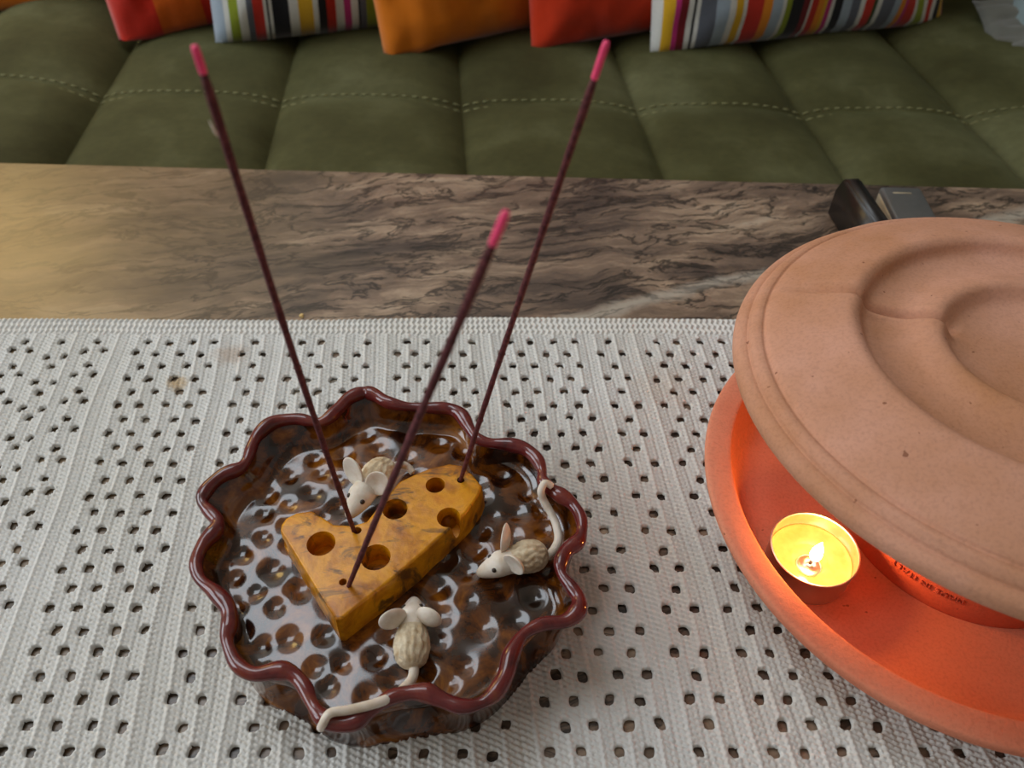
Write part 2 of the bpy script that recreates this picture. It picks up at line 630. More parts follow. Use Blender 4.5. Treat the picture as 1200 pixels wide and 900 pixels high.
tag(boxes('window_1', [(SX0, SX0 + f, SY0, SY1, ZC + .005, ZC + .035), (SX1 - f, SX1, SY0, SY1, ZC + .005, ZC + .035), (SX0 + f, SX1 - f, SY0, SY0 + f, ZC + .005, ZC + .035), (SX0 + f, SX1 - f, SY1 - f, SY1, ZC + .005, ZC + .035)], M['window_frame']), kind='structure')
tag(boxes('window_2', [(X0 - .05, X0 - .02, LY0, LY0 + f, LZ0, LZ1), (X0 - .05, X0 - .02, LY1 - f, LY1, LZ0, LZ1), (X0 - .05, X0 - .02, LY0, LY1, LZ0, LZ0 + f),
                       (X0 - .05, X0 - .02, LY0, LY1, LZ1 - f, LZ1), (X0 - .05, X0 - .02, .17, .23, LZ0, LZ1)], M['window_frame']), kind='structure')

# ------------------------------------------------------------------ sofa
ZS = -0.045          # height of the seams; pads rise above it
SH = 0.016
sofa = thing('sofa', (0, 1.0, ZF), 'olive green velvet quilted sofa with pale double stitching, behind the stone table', 'sofa')


def sofa_pt(a, b):
    """seat coordinates (across, depth) -> room x, y (the sofa stands slightly askew to the table)"""
    return a - 0.08 * (b - 0.73), b - 0.05 * a


def pad_height(u, vv, back):
    e = (1 - abs(u) ** 3.2) ** 0.75 if abs(u) < 1 else 0
    g = 1 - 0.38 * max(0.0, 1 - abs(vv - (0 if back else 1)) / 0.22) ** 2
    if not back:
        g *= (1 - max(0, (0.18 - vv) / 0.18) ** 2 * 0.9)
    return SH * e * g


seams = [-1.36, -1.18, -1.0, -0.82, -0.592, -0.410, -0.229, -0.049, 0.123, 0.281, 0.436, 0.62, 0.80, 0.98, 1.16]
SY = 0.733
for i in range(len(seams) - 1):
    a0, a1 = seams[i], seams[i + 1]
    lift = 0.012 if i == 3 or i == 4 else (0.006 if i == 10 else 0)
    for back in (False, True):
        b0, b1 = (SY, 1.12) if back else (0.545, SY)
        n, m_ = 25, 31
        V = []
        for ii in range(n):
            for jj in range(m_):
                u, vv = ii / (n - 1) * 2 - 1, jj / (m_ - 1)
                a = a0 + (a1 - a0) * (u + 1) / 2
                b = b0 + (b1 - b0) * vv
                x, y = sofa_pt(a, b)
                z = ZS + pad_height(u, vv, back) * (1 if abs(u) < 1 else 0)
                z += lift * max(0, 1 - u * u)
                z += 0.0022 * mnoise.noise((x * 14, y * 14, i * 3.1)) * (1 - u * u)
                # small puckers running off the channel seams
                z += 0.0012 * math.sin(y * 160 + i) * max(0, abs(u) - 0.6) * (1 - abs(u)) * 8
                V.append((x, y, z))
        # skirt: front drop (front pads) and edges going down into the channels
        F = gridF(n, m_)
        F = [tuple(reversed(q)) for q in F]
        base = len(V)
        for ii in range(n):
            x, y, z = V[ii * m_ + (m_ - 1 if back else 0)]
            V.append((x, y, z - (0.02 if back else 0.30)))
        for ii in range(n - 1):
            e = m_ - 1 if back else 0
            q = (ii * m_ + e, (ii + 1) * m_ + e, base + ii + 1, base + ii)
            F.append(q if not back else tuple(reversed(q)))
        pad = mesh('seat_pad', V, F, M['velvet'], sofa)
        if back:
            continue
        # two rows of pale stitches along the cross seam
        SV, SF = [], []
        ns = int((a1 - a0) / 0.0095)
        for row in (-0.0055, 0.0055):
            for k in range(ns):
                u = (k + 0.5) / ns * 2 - 1
                if abs(u) > 0.95:
                    continue
                a = a0 + (a1 - a0) * (u + 1) / 2
                du = 0.0031
                pts = []
                for da in (-du, 0, du):
                    uu = max(-0.999, min(0.999, u + 2 * da / (a1 - a0)))
                    x, y = sofa_pt(a + da, SY + row)
                    vv = 1 - abs(row) / 0.19
                    z = ZS + pad_height(uu, 1.0, False) + lift * max(0, 1 - uu * uu) + 0.0022 * mnoise.noise((x * 14, y * 14, i * 3.1)) * (1 - uu * uu)
                    pts.append((x, y, z + (0.0012 if row > 0 else 0.0004)))
                v_, f_ = tubeVF(pts, [0.0005, 0.0009, 0.0005], 6, off=len(SV))
                SV += [tuple(p) for p in v_]
                SF += f_
        st = mesh('stitching', SV, SF, M['thread'], pad, label='pale double row of stitches')
        tag(st, kind='stuff')
# base, backrest and arm blocks of the sofa
boxes('base', [(-1.45, 1.25, 0.62, 1.55, ZF + 0.05, ZS - 0.02)], M['velvet'], sofa)
bm = bmesh.new()
bmesh.ops.create_cube(bm, size=1)
bmesh.ops.scale(bm, vec=(2.7, 0.26, 0.62), verts=bm.verts)
bmesh.ops.bevel(bm, geom=bm.edges[:], offset=0.07, segments=4, affect='EDGES')
bmesh.ops.transform(bm, matrix=Matrix.Translation((-0.1, 1.30, 0.17)) @ Matrix.Rotation(math.radians(-9), 4, 'X'), verts=bm.verts)
from_bm('backrest', bm, M['velvet'], sofa)
for x in (-1.3, 1.1):
    for y in (0.72, 1.45):
        boxes('foot', [(x - .03, x + .03, y - .03, y + .03, ZF, ZF + 0.06)], M['black_wood'], sofa)


# ------------------------------------------------------------------ cushions
def cushion(name, label, m, base, wd, ht, th, yaw=0, lean=24, roll=0, wr=0.006, seed=0, group='cushions on the sofa', cat='cushion', pinch=0.05):
    """pillow whose lower edge rests at base (x, y) on the seat, leaning back"""
    n = 41
    top, bot = [], []
    uv = []
    for s in (1, -1):
        for i in range(n):
            for j in range(n):
                u, v_ = i / (n - 1) * 2 - 1, j / (n - 1) * 2 - 1
                pu, pv = u * (1 - pinch * (1 - v_ * v_)), v_ * (1 - pinch * (1 - u * u))
                d = max(0.0, (1 - abs(u) ** 2.6)) ** 0.55 * max(0.0, (1 - abs(v_) ** 2.6)) ** 0.55
                w_ = mnoise.noise((u * 3 + seed, v_ * 3, s * 2.0)) + 0.5 * mnoise.noise((u * 8 + seed, v_ * 8, s))
                # folds running out of the corners
                fold = math.sin((abs(u) - abs(v_)) * 16 + seed) * max(0, abs(u) + abs(v_) - 1.1)
                y = -s * (th / 2 * d + wr * w_ * min(1, d * 2.5) + 0.5 * wr * fold * min(1, d * 3))
                (top if s == 1 else bot).append((pu * wd / 2, y, (pv + 1) * ht / 2))
                uv.append((i / (n - 1), j / (n - 1)))
    V = top + bot
    F = [tuple(reversed(q)) for q in gridF(n, n)] + gridF(n, n, off=n * n)
    Mx = Matrix.Translation((base[0], base[1], base[2] if len(base) > 2 else ZS + 0.004)) @ Matrix.Rotation(math.radians(yaw), 4, 'Z') @ Matrix.Rotation(math.radians(-lean), 4, 'X') @ Matrix.Rotation(math.radians(roll), 4, 'Y')
    V = [Mx @ Vector(p) for p in V]
    # what would sink into the seat spreads on it
    V = [Vector((p.x, p.y, max(p.z, ZS + SH * 0.72 + 0.002))) for p in V]
    o = mesh(name, V, F, m)
    ul = o.data.uv_layers.new(name='uv')
    for lp in o.data.loops:
        ul.data[lp.index].uv = uv[lp.vertex_index]
    bm = bmesh.new()
    bm.from_mesh(o.data)
    bmesh.ops.remove_doubles(bm, verts=bm.verts, dist=1e-5)
    bm.to_mesh(o.data)
    bm.free()
    if label:
        tag(o, label, cat, group)
    return o


def left_foot(px, py, wd, yaw, back=0.03):
    """middle of the lower edge of a cushion whose near lower corner shows at this pixel"""
    q = un(px, py, ZS + SH * 0.8)
    a = math.radians(yaw)
    return (q[0] + math.cos(a) * wd / 2 - math.sin(a) * back * 0, q[1] + math.sin(a) * wd / 2 + back)


cushion('cushion', 'plain orange cushion lying behind the red and orange checked cushion', M['orange'], left_foot(-60, 30, 0.36, 10), 0.36, 0.34, 0.10, 10, 24, 0, seed=3)
cushion('checked_cushion', 'red and orange checked cushion with one corner poking towards the stone table', M['checked'], left_foot(128, 62, 0.24, 22), 0.24, 0.32, 0.09, 22, 20, -4, seed=5)
cushion('striped_cushion', 'striped cushion with wide black and yellow bands, next to the checked cushion', M['stripeA'], left_foot(244, 70, 0.28, 16), 0.28, 0.36, 0.10, 16, 20, 3, seed=9)
cushion('cushion', 'plain orange cushion wedged between the striped and the red cushion', M['orange'], left_foot(447, 82, 0.26, 24), 0.26, 0.34, 0.10, 24, 20, -3, wr=0.009, seed=13)
cushion('cushion', 'plain red orange cushion between the orange cushion and a striped one', M['redorange'], left_foot(624, 75, 0.24, 20), 0.24, 0.34, 0.09, 20, 20, 0, wr=0.010, seed=21)
cushion('striped_cushion', 'long striped cushion with narrow many-coloured bands beside the red cushion', M['stripeB'], left_foot(766, 78, 0.35, 13), 0.35, 0.36, 0.10, 13, 22, -1, seed=30)
cushion('cushion', 'black cushion in the shadow behind the long striped cushion', M['blackcloth'], (0.60, 1.03), 0.20, 0.3, 0.09, 10, 20, 0, seed=33)
cushion('folded_blanket', 'grey blue folded blanket lying on the sofa past the black cushion', M['greyblue'], (0.672, 0.836), 0.28, 0.22, 0.07, -6, 48, 0, seed=41, cat='blanket', group=None)
cushion('linen_cloth', 'crumpled grey linen cloth tucked under the grey blue blanket', M['greycloth'], (0.648, 0.806), 0.30, 0.10, 0.04, -6, 70, 0, wr=0.008, seed=47, cat='cloth', group=None)

# floor lamp standing behind the sofa
lamp = thing('floor_lamp', (-1.28, 1.60, ZF), 'floor lamp with a glowing warm fabric shade behind the sofa', 'lamp')
lathe('base', [(0, 0), (0.14, 0), (0.14, 0.015), (0.02, 0.03), (0, 0.03)], (-1.28, 1.60, ZF), M['black_wood'], lamp, n=48)
V, F = tubeVF([(-1.28, 1.60, ZF + 0.02), (-1.28, 1.60, 0.3), (-1.28, 1.60, 0.95)], 0.011, 12)
mesh('pole', V, F, M['black_wood'], lamp)
lathe('shade', [(0.20, 0.64), (0.17, 1.04), (0.168, 1.04), (0.198, 0.64), (0.20, 0.64)], (-1.28, 1.60, 0), M['lampshade'], lamp, n=64, label='glowing warm fabric shade')

# ------------------------------------------------------------------ stone coffee table
TA = math.atan2(0.53756 - 0.57693, 0.4072 + 0.42543)
table = thing('coffee_table', (0, 0.2, ZF), 'coffee table with polished dark veined stone top under the crochet cloth', 'table')
bm = bmesh.new()
bmesh.ops.create_cube(bm, size=1)
bmesh.ops.scale(bm, vec=(1.5, 0.78, 0.035), verts=bm.verts)
bmesh.ops.bevel(bm, geom=bm.edges[:], offset=0.004, segments=3, affect='EDGES')
pe = un(600, 203, 0)
bmesh.ops.transform(bm, matrix=Matrix.Translation((pe[0], pe[1], -0.0175)) @ Matrix.Rotation(TA, 4, 'Z') @ Matrix.Translation((0, -0.39, 0)), verts=bm.verts)
from_bm('tabletop', bm, M['stone'], table, smooth=False)
for x in (-0.62, 0.62):
    for y in (-0.1, 0.44):
        boxes('leg', [(x - .03, x + .03, y - .03, y + .03, ZF, -0.034)], M['black_wood'], table)

# ------------------------------------------------------------------ crochet cloth
HX = {}
quads = [-378, -219.1, -126.9, -63.7, -1.0, 87.5, 177, 265, 330]
quad_off = [0, 12.3, 26.9, 39.4]
singles = [(-316.0, -3.0), (-294.2, 3.0), (-272.0, -3.5), (-250.7, 3.0), (-155.4, 0), (58.8, 0), (148.5, 0), (237, 0)]
PITCHY = 10.35
holes = []
for n in range(0, 33):
    yy = 351.8 - PITCHY * n
    for q in quads:
        for o_ in quad_off:
            if abs(q + o_ + 101) < 3 and n == 0:
                continue
            holes.append((q + o_ - (6.3 if n % 2 else 0), yy))
    for sx, dy in singles:
        if n % 2 == 0:
            holes.append((sx, yy))
        else:
            wdt = 5.6 if sx < -240 else 6.4
            holes.append((sx - wdt, yy + dy))
            holes.append((sx + wdt, yy + dy))
xs = np.arange(-0.42, 0.44, 0.00056)
ys = np.arange(0.050, 0.3748, 0.00056)
GX, GY = np.meshgrid(xs, ys)


def wave(x, y, k=1.0):
    return np.sin(x * 37 * k + 1.3) * np.cos(y * 29 * k + .4) + 0.6 * np.sin(x * 71 * k - y * 53 * k + 2.1)


# s, t: coordinates in the knit (mm); the knit drifts sideways towards the near edge
Sx = GX * 1000 - 95 * (0.3518 - GY) + 0.9 * wave(GX, GY)
Ty = GY * 1000 + 0.7 * wave(GX + 3, GY + 1)
c_ = Sx / 6.28
fr = np.mod(c_, 2.0)
rid = np.exp(-((np.minimum(fr, 2 - fr)) / 0.20) ** 2)
groove = np.exp(-((fr - 1) / 0.16) ** 2)
# knobbly stitches in staggered columns, five to each ridge-to-ridge strip
cc_ = Sx / 2.512
colp = np.abs(np.cos(PI * cc_)) ** 0.7
st = np.cos(2 * PI * (Ty / 2.55 + 0.5 * np.mod(np.floor(cc_ + 0.5), 2) + 0.12 * np.sin(c_ * 3.1) + 0.18 * np.sin(2 * PI * cc_)))
h = 2.2 + 0.75 * rid * (1 + 0.30 * np.cos(2 * PI * Ty / 2.55)) - 0.35 * groove + 0.92 * colp * (0.30 + 0.70 * st) * (1 - 0.55 * rid) + 0.1 * colp
# border along the far edge: two rows of chain stitch lying crosswise
bd = np.clip((Ty - 358.2) / 1.2, 0, 1)
tb = (Ty - 358.5) / 5.2
hb = 2.0 + 0.45 * np.abs(np.sin(PI * tb)) + 0.50 * np.cos(2 * PI * (Sx / 3.3 + 0.9 * np.abs(np.mod(tb, 1) - 0.5)))
h = h * (1 - bd) + hb * bd
edge = np.clip((374.0 + 0.9 * wave(GX, 0 * GY, .35) - GY * 1000) / 1.5, 0, 1)
h = h * np.sqrt(edge) + 0.1
rs = np.random.default_rng(3)
h += 0.07 * rs.standard_normal(h.shape)
h += 0.30 * wave(GX, GY, .6)
PX, PY = GX.copy(), GY.copy()
dead = np.zeros(GX.shape, bool)
H0x = 95.0
for sx, ty in holes:
    y = ty / 1000
    sx = sx + rng.normal(0, 0.45)
    y += rng.normal(0, 0.00045)
    x = (sx + H0x * (0.3518 - y)) / 1000
    if x < -0.412 or x > 0.432 or y < 0.058:
        continue
    a = rng.uniform(1.85, 2.35) * 1e-3
    b = rng.uniform(1.85, 2.55) * 1e-3
    sk = rng.uniform(-0.25, 0.25)
    i0, i1 = np.searchsorted(ys, [y - 0.006, y + 0.006])
    j0, j1 = np.searchsorted(xs, [x - 0.006, x + 0.006])
    gx, gy = GX[i0:i1, j0:j1] - x, GY[i0:i1, j0:j1] - y
    ux, uy = (gx + sk * gy) / a, gy / b
    d = (np.abs(ux) ** 2.8 + np.abs(uy) ** 2.8) ** (1 / 2.8)
    h[i0:i1, j0:j1] *= np.clip((d - 0.98) / 0.18, 0.10, 1) ** 0.5
    inside = (d < 1) & (d > 0.2)
    sel = inside & (d > 0.45)
    k = np.where(sel, 1 / np.maximum(d, 0.2), 1)
    PX[i0:i1, j0:j1] = np.where(sel, x + gx * k, PX[i0:i1, j0:j1])
    PY[i0:i1, j0:j1] = np.where(sel, y + gy * k, PY[i0:i1, j0:j1])
    dead[i0:i1, j0:j1] |= d < 0.98
off_edge = edge <= 0.0
vbad = dead
allin = vbad[:-1, :-1] & vbad[1:, :-1] & vbad[:-1, 1:] & vbad[1:, 1:]
three = (vbad[:-1, :-1].astype(int) + vbad[1:, :-1] + vbad[:-1, 1:] + vbad[1:, 1:]) >= 3
keep = ~three & ~(off_edge[:-1, :-1] & off_edge[1:, :-1])
PZ = np.maximum(h, 0.05) * 1e-3 + 0.0001
cloth = big_grid('crochet_tablecloth', np.stack([PX, PY, PZ], -1), keep, M['crochet'])
tag(cloth, 'white crocheted cotton cloth with rows of small square holes on the stone table', 'tablecloth')

# ------------------------------------------------------------------ incense dish
rim_px = [(428, 460), (410, 466), (395, 481), (379, 494), (364, 494), (348, 491), (321, 495), (303, 509), (295, 524), (290, 538), (281, 549), (261, 557), (243, 573), (237, 587), (243, 597), (254, 609), (253, 621), (239, 637), (230, 658), (234, 678), (253, 695), (267, 712), (269, 733),
          (266, 750), (276, 776), (297, 790), (326, 786), (343, 790), (357, 805), (366, 825), (378, 841), (398, 848), (418, 845), (436, 832), (456, 818), (480, 812), (500, 812), (518, 820), (541, 828), (564, 824), (581, 811), (593, 790), (599, 767), (613, 744),
          (636, 731), (662, 728), (677, 716), (678, 701), (668, 686), (658, 672), (658, 657), (665, 644), (677, 635), (682, 621), (680, 605), (670, 590), (656, 580), (645, 573), (636, 563), (635, 551), (629, 538), (615, 526), (595, 521), (573, 519), (558, 513), (549, 500), (540, 486), (526, 479), (502, 478), (473, 476), (453, 471), (441, 464)]
ZR, ZB = 0.0345, 0.0215
rimP = crom([un(u, v_, ZR) for u, v_ in rim_px], 6, True)
rimP = (rimP + np.roll(rimP, 1, 0) + np.roll(rimP, -1, 0)) / 3
DC = rimP.mean(0)
NR = len(rimP)
ang = np.arctan2(rimP[:, 1] - DC[1], rimP[:, 0] - DC[0])
rad = np.hypot(rimP[:, 0] - DC[0], rimP[:, 1] - DC[1])
r0 = rad.mean()
dish = thing('incense_dish', (DC[0], DC[1], 0.001), 'round brown glazed ceramic incense dish with wavy maroon rim, cheese wedge and white mice', 'incense holder')
# dimpled floor (polar grid)
rin = 0.0765 + 0.5 * (rad - r0)
pits = []
tries = 0
while len(pits) < 100 and tries < 9000:
    tries += 1
    r, a = 0.0715 * math.sqrt(random.random()), random.uniform(0, 2 * PI)
    p = (r * math.cos(a), r * math.sin(a), random.uniform(0.0044, 0.0068))
    if all(math.hypot(p[0] - q[0], p[1] - q[1]) > 0.93 * (p[2] + q[2]) for q in pits):
        pits.append(p)
NRr = 120
frac = np.linspace(0.0, 1.0, NRr)[:, None] ** 0.8
fx = frac * (rin * np.cos(ang))[None, :]
fy = frac * (rin * np.sin(ang))[None, :]
fz = np.full(fx.shape, ZB) + 0.0004 * np.sin(fx * 160) * np.cos(fy * 140)
for (px, py, pr) in pits:
    d2 = ((fx - px) ** 2 + (fy - py) ** 2) / (pr * 1.12) ** 2
    # thumb-pressed hollow
    fz -= 0.235 * pr * np.exp(-2.4 * d2 ** 1.1)
fz += np.clip((frac - 0.93) / 0.07, 0, 1) ** 2 * 0.0035
rows = [np.stack([fx + DC[0], fy + DC[1], fz], -1)]
# inner wall up to the rim
zb_in = fz[-1]
wallr = []
for k in range(1, 11):
    q = k / 10
    rr = rin * (1 - q ** 1.15) + (rad - 0.0005) * q ** 1.15 + 0.0010 * math.sin(PI * q)
    wallr.append(np.stack([DC[0] + rr * np.cos(ang), DC[1] + rr * np.sin(ang), zb_in + (ZR - zb_in) * q ** 0.85], -1))
# outer wall back down to the foot
rout = 0.0775 + 0.22 * (rad - r0)
for k in range(0, 13):
    q = k / 12
    rr = (rad + 0.0010) * (1 - q) ** 1.0 + rout * q - (0.0014 + 0.45 * np.maximum(0, r0 - rad)) * math.sin(PI * q)
    wallr.append(np.stack([DC[0] + rr * np.cos(ang), DC[1] + rr * np.sin(ang), np.full(NR, ZR - 0.001 - (ZR - 0.003) * q)], -1))
wallr.append(np.stack([DC[0] + 0.97 * rout * np.cos(ang), DC[1] + 0.97 * rout * np.sin(ang), np.full(NR, 0.0012)], -1))
wallr.append(np.stack([DC[0] + 0.01 * rout * np.cos(ang), DC[1] + 0.01 * rout * np.sin(ang), np.full(NR, 0.0012)], -1))
A = np.concatenate([rows[0], np.stack(wallr)], 0)
mesh('bowl', A.reshape(-1, 3), [tuple(reversed(q)) for q in gridF(A.shape[0], NR, False, True)], M['glaze'], dish, label='brown and amber glazed bowl with dimpled floor')
rr_ = 0.0031 + 0.0005 * np.sin(np.arange(NR) * 0.21) + 0.0003 * np.sin(np.arange(NR) * 0.53)
V, F = tubeVF(rimP, rr_, 14, True)
mesh('rim', V, F, M['maroon'], dish, label='thick wavy maroon rim')

# cheese wedge with holes
ZT = 0.0375
top_px = [(35, 372), (40, 345), (62, 315), (110, 290), (185, 279), (228, 305), (290, 345), (380, 350), (450, 330), (520, 240), (605, 140), (680, 104), (750, 76), (845, 54), (905, 62), (955, 105), (1000, 160), (985, 205), (925, 290), (858, 352), (720, 480), (580, 600), (440, 710), (325, 800), (300, 800), (200, 640), (100, 475)]
poly = [un(320 + x / 4.092, 530 + y / 4.092, ZT) for x, y in top_px]
cc = np.mean(poly, 0)
bm = bmesh.new()
tv = [bm.verts.new(p) for p in poly]
bv = [bm.verts.new((cc[0] + (p[0] - cc[0]) * 1.03, cc[1] + (p[1] - cc[1]) * 1.03, ZB - 0.003)) for p in poly]
nP = len(poly)
ft = bm.faces.new(tv)
bm.faces.new(list(reversed(bv)))
for k in range(nP):
    bm.faces.new((tv[(k + 1) % nP], tv[k], bv[k], bv[(k + 1) % nP]))
bmesh.ops.recalc_face_normals(bm, faces=bm.faces)
bmesh.ops.bevel(bm, geom=[e for e in bm.edges if all(v_ in ft.verts for v_ in e.verts)] if ft.is_valid else [], offset=0.0012, segments=3, affect='EDGES', profile=0.6)
me = bpy.data.meshes.new('cheese_wedge')
bm.to_mesh(me)
bm.free()
ch_tmp = bpy.data.objects.new('cheese_tmp', me)
COL.objects.link(ch_tmp)
bm = bmesh.new()


def cut(px, py, r, depth, tilt=(0, 0)):
    p = un(px, py, ZT)
    ret = bmesh.ops.create_cone(bm, cap_ends=True, segments=28, radius1=r * 0.86, radius2=r * 1.02, depth=depth + 0.006)
    bmesh.ops.transform(bm, matrix=Matrix.Translation((p[0], p[1], ZT + 0.003 - depth / 2 + 0.0)) @ Matrix.Rotation(tilt[0], 4, 'X') @ Matrix.Rotation(tilt[1], 4, 'Y'), verts=ret['verts'])


for (zx, zy, r, dp) in ((230, 437, 0.0064, 0.011), (585, 272, 0.0058, 0.011), (492, 503, 0.0066, 0.011), (778, 157, 0.0046, 0.010), (842, 312, 0.0054, 0.011), (404, 375, 0.0019, 0.010), (335, 622, 0.0017, 0.010), (900, 133, 0.0018, 0.010)):
    cut(320 + zx / 4.092, 530 + zy / 4.092, r, dp)
# holes in the side faces
for (zx, zy, zz, r) in ((60, 445, 0.028, 0.0034), (840, 330, 0.028, 0.004)):
    p = un(320 + zx / 4.092, 530 + zy / 4.092, zz)
    ret = bmesh.ops.create_uvsphere(bm, u_segments=20, v_segments=12, radius=r)
    bmesh.ops.translate(bm, vec=p, verts=ret['verts'])
me2 = bpy.data.meshes.new('cut_tmp')
bm.to_mesh(me2)
bm.free()
cut_tmp = bpy.data.objects.new('cut_tmp', me2)
COL.objects.link(cut_tmp)
md = ch_tmp.modifiers.new('b', 'BOOLEAN')
md.operation, md.solver, md.object, md.use_self = 'DIFFERENCE', 'EXACT', cut_tmp, True
dg = bpy.context.evaluated_depsgraph_get()
me3 = bpy.data.meshes.new_from_object(ch_tmp.evaluated_get(dg))
me3.name = 'cheese_wedge'
bpy.data.objects.remove(ch_tmp)
bpy.data.objects.remove(cut_tmp)
cheese = link('cheese_wedge', me3, M['cheese'], dish, label='ochre glazed cheese wedge with round holes')
me3.polygons.foreach_set('use_smooth', [True] * len(me3.polygons))
me3.set_sharp_from_angle(angle=math.radians(38))


# mice
def mouse(nose, rump, scale, tail_px, label, pitch=0.0, zoff=0.0, ear_l=(0, 0), ear_r=(0, 0), roll=0.0):
    nose, rump = np.array(nose), np.array(rump)
    mid = (nose + rump) / 2
    yaw = math.atan2(nose[1] - rump[1], nose[0] - rump[0])
    Mx = Matrix.Translation((mid[0], mid[1], mid[2] + zoff)) @ Matrix.Rotation(yaw, 4, 'Z') @ Matrix.Rotation(-pitch, 4, 'Y') @ Matrix.Rotation(roll, 4, 'X') @ Matrix.Scale(scale * 0.001, 4)
    prof = [(-16.2, 0.05, 6.2), (-15.7, 2.4, 6.3), (-14.2, 4.7, 6.4), (-11, 6.5, 6.8), (-7.5, 7.0, 7.0), (-4, 6.7, 7.0), (-1, 6.0, 7.0), (1.5, 5.6, 7.2), (4, 5.6, 7.2), (6.5, 5.6, 7.0), (9.5, 4.7, 6.0), (12.3, 3.6, 5.0), (14.6, 2.5, 4.3), (16, 1.3, 4.0), (16.5, 0.05, 3.9)]
    sp = np.array(smooth_prof([(p[0] + 100, p[1], p[2]) for p in prof], 5))
    sp[:, 0] -= 100
    seg = 56
    V = []
    for (x, r, z) in sp:
        r = max(r, 0.03)
        fur = max(0.0, min(1.0, (0.5 - x) / 2.5)) * max(0, min(1, (x + 16) / 2.5))
        for k in range(seg):
            a = 2 * PI * k / seg
            g = fur * (0.40 * math.sin(a * 15 + 1.1 * math.sin(x * 0.9) + 3 * mnoise.noise((x * .35, a * 2, 1.7))) + 0.40 * mnoise.noise((x * 0.9, math.cos(a) * 4, math.sin(a) * 4)))
            V.append(Mx @ Vector((x, (r + g) * math.cos(a) * 1.02, z + (r + g) * math.sin(a) * (1.0 if math.sin(a) > 0 else 0.9))))
    F = [tuple(reversed(q)) for q in gridF(len(sp), seg, False, True)]
    body = mesh('mouse', V, F, [M['bisque'], M['fur']], dish, label=label)
    mi = [0] * len(F)
    for q in range(len(F)):
        if sp[q // seg][0] < 0.2:
            mi[q] = 1
    body.data.polygons.foreach_set('material_index', mi)
    for sgn, adj in ((1, ear_l), (-1, ear_r)):
        EV = []
        n1, n2 = 10, 28
        for i in range(2 * n1):
            s = i / (2 * n1 - 1) * PI
            rr = math.sin(s)
            xx = -math.cos(s)
            for k in range(n2):
                a = 2 * PI * k / n2
                # cupped disc: concave face looks forward
                y_, z_ = 5.4 * rr * math.cos(a), 7.0 * rr * math.sin(a)
                x_ = 1.5 * xx - (1.1 * (1 - rr * rr) if xx > 0 else 0.2 * (1 - rr * rr)) + 0.9 * (rr * rr)
                EV.append(Vector((x_, y_, z_ + 5.6)))
        E = Mx @ Matrix.Translation((2.2, sgn * 3.6, 9.8)) @ Matrix.Rotation(sgn * math.radians(-44 + adj[0]), 4, 'X') @ Matrix.Rotation(sgn * math.radians(28 + adj[1]), 4, 'Z') @ Matrix.Rotation(math.radians(-16), 4, 'Y')
        mesh('ear', [E @ p for p in EV], [tuple(reversed(q)) for q in gridF(2 * n1, n2, False, True)], M['bisque'], body)
        bm = bmesh.new()
        bmesh.ops.create_uvsphere(bm, u_segments=12, v_segments=8, radius=1.15)
        bmesh.ops.transform(bm, matrix=Mx @ Matrix.Translation((9.2, sgn * 3.35, 8.9)), verts=bm.verts)
        from_bm('eye', bm, M['eye'], body, label='dark round eye hole')
    tp = crom([un(u, v_, z) for u, v_, z in tail_px], 7)
    n = len(tp)
    R = [0.0021 - 0.0005 * (i / n) for i in range(n)]
    V, F = tubeVF(tp, R, 10)
    mesh('tail', V, F, M['bisque'], body)
    return body


mouse(un(402, 607, 0.0375), un(464, 552, 0.027), 1.05, [(455, 552, 0.031), (466, 545, 0.029), (476, 546, 0.026), (484, 554, 0.024)],
      'white mouse nibbling the back of the cheese', pitch=0.02, zoff=-0.002, ear_l=(14, -30), ear_r=(14, -30))
mouse(un(558, 678, 0.0212), un(643, 656, 0.0212), 1.0, [(634, 652, 0.028), (645, 649, 0.0265), (654, 634, 0.026), (652, 616, 0.027), (645, 600, 0.030), (637, 586, 0.034), (634, 575, 0.038), (639, 566, 0.040), (647, 570, 0.0385)],
      'mouse with its tail curled up over the rim', ear_l=(10, 0))
mouse(un(486, 712, 0.0212), un(484, 785, 0.0212), 1.0, [(484, 771, 0.028), (485, 782, 0.027), (484, 792, 0.027), (479, 801, 0.0285), (468, 811, 0.031), (452, 820, 0.036), (430, 827, 0.038), (408, 832, 0.039), (392, 834, 0.040), (384, 838, 0.040), (379, 847, 0.0375), (376, 853, 0.0335)],
      'mouse seen from behind, tail hooked over the rim')


# ------------------------------------------------------------------ incense sticks
def stick(b, tip_px, D, tip_len, label):
    B = un(b[0], b[1], ZT)
    T = np.array([0, 0, CAMH]) + ray(*tip_px) * D
    d = (T - B) / np.linalg.norm(T - B)
    B2 = B - d * 0.007
    L = np.linalg.norm(T - B2)
    root = thing('incense_stick', tuple(B2), label, 'incense stick', 'incense sticks in the cheese')
    Lc = L - tip_len
    n = 60
    P, R = [], []
    side = np.cross(d, [0, 0, 1.0])
    side /= np.linalg.norm(side)
    for i in range(n):
        s = i / (n - 1) * Lc
        P.append(B2 + d * s + side * 0.0009 * math.sin(PI * s / Lc))
        R.append(0.00092 + 0.00020 * min(1, s / 0.03) + 0.00005 * math.sin(i * 1.7) + 0.00004 * math.sin(i * 0.7))
    R[-1] = 0.00085
    V, F = tubeVF(P, R, 12)
    mesh('coating', V, F, M['incense'], root, label='dark purple brown incense paste')
    P = [B2 + d * (Lc - 0.0005 + (tip_len + 0.0005) * k / 8) for k in range(9)]
    V, F = tubeVF(P, [0.00093, 0.00096, 0.00095, 0.00097, 0.00096, 0.00095, 0.00096, 0.00094, 0.0008], 10)
    mesh('tip', V, F, M['pink'], root, label='bright pink end')
    return root


